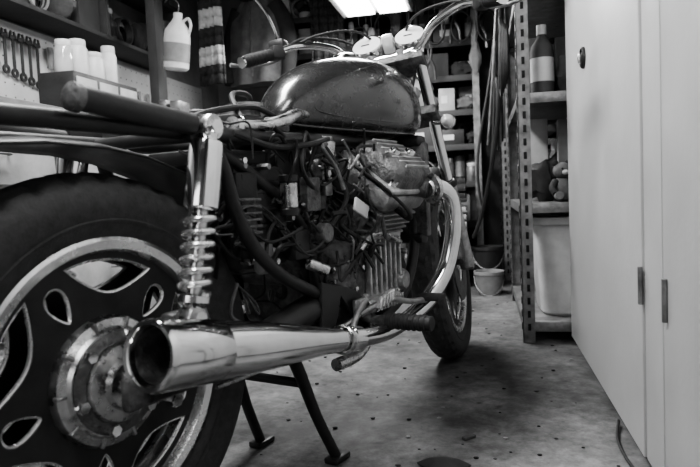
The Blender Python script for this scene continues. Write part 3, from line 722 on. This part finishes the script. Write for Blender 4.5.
mb.done('boards',tshelf)
for a,b_ in((1.23,1.98),(2.03,2.82),(2.88,3.58)):
    fill('supplies',-1.96,-1.78,a,b_,1.421,.27,axis='y',rows=2,darkb=.7,parent=tshelf)
fill('supplies',-1.96,-1.78,1.23,3.6,1.751,.32,axis='y',rows=2,darkb=.7,parent=tshelf)
mb=MB(); mb.box((-1.6,2.42,1.02),(.16,.46,.19),plast,.006)
for k in range(3):
    mb.box((-1.518,2.27+.15*k,1.02),(.006,.13,.15),drawer,.002); mb.box((-1.512,2.27+.15*k,1.02),(.008,.05,.01),steel,.002)
mb.done('parts_organizer')
mb=MB()
for y,x,h,r in((2.25,-1.6,.13,.036),(2.34,-1.6,.15,.04),(2.45,-1.6,.12,.042),(2.56,-1.6,.17,.035)): jar(mb,x,y,1.117,r,h,random.choice([whitep,whitep,glass]),whitep)
mb.done('glass_jars')
fill('supplies',-1.56,-1.40,1.0,1.75,.924,.10,axis='y',rows=1,darkb=.7,parent=bench)
mb=MB(); mb.box((-1.45,2.80,.94),(.16,.12,.034),steel,.006); mb.box((-1.48,2.80,1.0),(.08,.1,.1),steel,.015); mb.box((-1.39,2.80,1.03),(.05,.12,.07),steel,.01); mb.box((-1.45,2.80,1.045),(.04,.12,.05),steel,.006)
mb.cyl((-1.39,2.80,.99),(-1.28,2.80,.99),.014,steel,16); mb.cyl((-1.29,2.73,.99),(-1.29,2.87,.99),.006,dustchrome,12); mb.done('bench_vise')
mb=MB(); rings=[]
for i in range(17):
    t=i/16*R(140); z=.14*math.cos(t)
    rings.append([Vector((max(.14*math.sin(t),.001)*math.cos(a)*1.12,max(.14*math.sin(t),.001)*math.sin(a),z)) for a in [2*math.pi*k/40 for k in range(40)]])
mb.loft(rings,mat('helmet_gloss',.2,.1,.3,.3,8,coat=1.),cap=True)
mb.box((.10,0,-.01),(.1,.2,.085),black,.03); mb.tube([(.165,-.1,.035),(.175,0,.04),(.165,.1,.035)],.006,chrome,seg=8)
for s in(-1,1): mb.lathe([(0,.01),(.02,.008),(.024,0)],(.03,s*.138,.0),(0,s,0),chrome,seg=20)
mb.done('motorcycle_helmet',loc=(-1.42,3.60,1.031),rot=(0,0,R(-50)))
mb=MB(); mb.box((-1.6,3.0,(.923+2.13)/2),(.05,.09,2.13-.923),woodd,.004)
mb.done('wooden_post')
mb=MB()
mb.lathe([(0,.0),(.05,.0),(.062,.012),(.064,.15),(.06,.19),(.03,.235),(.022,.25),(.022,.275),(0,.276)],(0,0,0),(0,0,1),whitep,seg=28)
mb.lathe([(.0645,.04),(.0645,.13)],(0,0,0),(0,0,1),greyp,seg=28)
mb.tube([(.03,0,.235),(.055,0,.25),(.07,0,.22),(.062,0,.18)],.007,whitep,seg=10)
mb.tube([(0,0,.275),(.0,0,.32),(-.06,.03,.35),(-.10,.05,.33)],.003,steel,seg=8)
mb.done('plastic_jug',loc=(-1.47,2.94,1.24),rot=(R(4),R(8),0))
def hangsheet(name,c,w,h,mats,ang):
    mb=MB(); n=30; 
    for j in range(16):
        rows=[]
        for jj in(j,j+1):
            z=h*(1-jj/16); rows.append([Vector((-w/2+w*k/n*(1-.1*(1-jj/16)),.02*math.sin(k*.9)*(.4+.6*jj/16)+.012*math.sin(k*2.3+jj*.3),z)) for k in range(n+1)])
        mb.loft(rows,mats[(j//(2 if len(mats)>1 else 1))%len(mats)],cap=False,closed=False)
    mb.tube([(0,0,h-.02),(0,0,h+.03)],.003,steel,smooth=False,seg=6)
    return mb.done(name,loc=c,rot=(0,0,ang),solid=.006)
hangsheet('striped_towel',(-1.47,3.38,1.24),.17,.84,[clothl,cloth],R(-20))
hangsheet('hanging_apron',(-.93,3.98,1.25),.22,.85,[cloth],R(10))
def jacket(c,ang):
    mb=MB(); rings=[]
    for i in range(14):
        t=i/13; z=-.56*t; w=.10+.10*min(1,t*4)**.6+.02*t; d=.05+.03*min(1,t*3)
        rings.append([Vector((w*math.cos(a)*(1+.05*math.sin(a*5+t*3)),d*math.sin(a)*(1+.18*math.sin(a*7+t*4)),z-.03*abs(math.cos(a))*(1-t))) for a in [2*math.pi*k/48 for k in range(48)]])
    mb.loft(rings,clothg)
    for s in(-1,1): mb.tube([(s*.13,0,-.08),(s*.20,.01,-.2),(s*.23,.0,-.36),(s*.22,-.02,-.54)],[.06,.055,.05,.042],cloth,seg=16)
    mb.tube([(-.08,-.04,-.01),(0,-.07,-.03),(.08,-.04,-.01),(.07,.04,.02),(-.07,.04,.02)],.02,cloth,seg=10,closed=True)
    mb.tube([(0,0,-.02),(0,0,.18),(.02,0,.25),(.04,0,.24)],.004,steel,seg=8)
    mb.box((0,-.085,-.3),(.012,.006,.44),steel,.002)
    return mb.done('jacket',loc=c,rot=(0,0,ang))
jacket((-1.38,3.93,1.88),R(-15))
mb=MB()
for k in range(22):
    px=-.74+.04*k; py=4.03+.035*(k%2); zt=2.13
    zb=random.uniform(1.45,1.85)
    mb.tube([(px,py,zt),(px,py,zb)],.0025,steel,smooth=False,seg=6)
    t=k%4
    if t==0:
        for q in range(3): mb.tube([(px+.06*math.cos(a),py+.006*q,zb-.09+.09*math.sin(a)) for a in [i*math.pi/6 for i in range(12)]],.006,rubberb,seg=6,res=3,closed=True)
    elif t==1: mb.lathe([(0,0),(.018,.004),(.02,.06),(.014,.08),(.005,.09),(.005,.2)],(px,py,zb),(0,0,-1),random.choice([plast,greyp]),seg=14)
    elif t==2: mb.ball((px,py,zb-.08),.06,random.choice([cloth,clothg]),(.6,.5,1.4),seg=14,lump=.6)
    else:
        for s in(-1,1): mb.tube([(px+s*.03,py,zb-.2),(px+s*.025,py,zb-.12),(px-s*.004,py,zb-.06),(px-s*.01,py,zb)],[.009,.009,.01,.005],random.choice([steel,plast]),seg=8)
mb.done('hanging_tools')
mb=MB()
for k in range(5): mb.box((-1.75+.14*k,2.6,2.158),(.09,2.2,.03),random.choice([wood,woodd]),.003,rot=(0,0,.02*k-.04))
mb.done('stored_lumber')
lm=mat('lamp_diffuser',.9,.5,0,.02,5,emis=10)
def shoplight(c,L,W,watt,drop):
    e=empty('fluorescent_light',c)
    mb=MB(); mb.box((0,0,.03),(W,L,.03),whitep,.005); 
    for s in(-1,1): mb.box((s*W*.46,0,.006),(W*.08,L,.012),whitep,.002,rot=(0,s*.5,0))
    for yy in(-L*.4,L*.4): mb.tube([(0,yy,.04),(0,yy,.04+drop)],.004,steel,seg=6,smooth=False)
    mb.done('housing',e)
    mb=MB()
    for s in(-1,1): mb.box((s*W*.23,0,.004),(W*.40,L*.96,.016),lm,.006)
    mb.done('diffuser',e)
    ld=bpy.data.lights.new('lamp','AREA'); ld.shape='RECTANGLE'; ld.size=W*.9; ld.size_y=L*.95; ld.energy=watt
    lo=bpy.data.objects.new('lamp',ld); COL.objects.link(lo); lo.parent=e; lo.location=(0,0,-.02)
    return e
shoplight((-.58,3.3,1.65),1.0,.42,34,.5)
shoplight((-.85,1.3,2.1),1.2,.3,50,.12)
shoplight((-.3,-.1,2.1),1.2,.3,12,.12)
mb=MB()
for k in range(190):
    px=random.uniform(-.9,.28); py=random.uniform(1.2,3.8); r=random.uniform(.0015,.006)
    mb.ball((px,py,r*.5),r,random.choice([cardd,cardd,greyp,dark]),(1.3,1,.5),seg=6)
mb.done('floor_debris')
mb=MB(); mb.loft([[Vector((.05*math.cos(a)*f*(1+.3*math.sin(3*a)),.035*math.sin(a)*f,z)) for a in [2*math.pi*k/20 for k in range(20)]] for f,z in((.9,0),(1,.006),(.6,.018),(.2,.022))],cloth); mb.done('oily_rag',loc=(-.10,1.33,.0))
mb=MB(); mb.box((0,0,.004),(.035,.014,.008),woodd,.002); mb.done('wood_chip',loc=(-.05,1.5,0),rot=(0,0,.8))
w=bpy.data.worlds.new('World'); sc.world=w; w.use_nodes=True; w.node_tree.nodes['Background'].inputs[0].default_value=(.5,.5,.5,1); w.node_tree.nodes['Background'].inputs[1].default_value=.03
cd=bpy.data.cameras.new('camera'); cam=bpy.data.objects.new('camera',cd); COL.objects.link(cam); sc.camera=cam
cd.sensor_width=36; cd.lens=632/700*36; cd.clip_start=.02
cam.matrix_world=Matrix.Translation((0,0,.6))@Matrix.Rotation(R(12),4,'Z')@Matrix.Rotation(R(90-3.7),4,'X')@Matrix.Rotation(R(-2.5),4,'Z')
cd.dof.use_dof=True; cd.dof.focus_distance=1.6; cd.dof.aperture_fstop=5.6
try: sc.view_settings.look='AgX - Medium High Contrast'
except Exception: pass
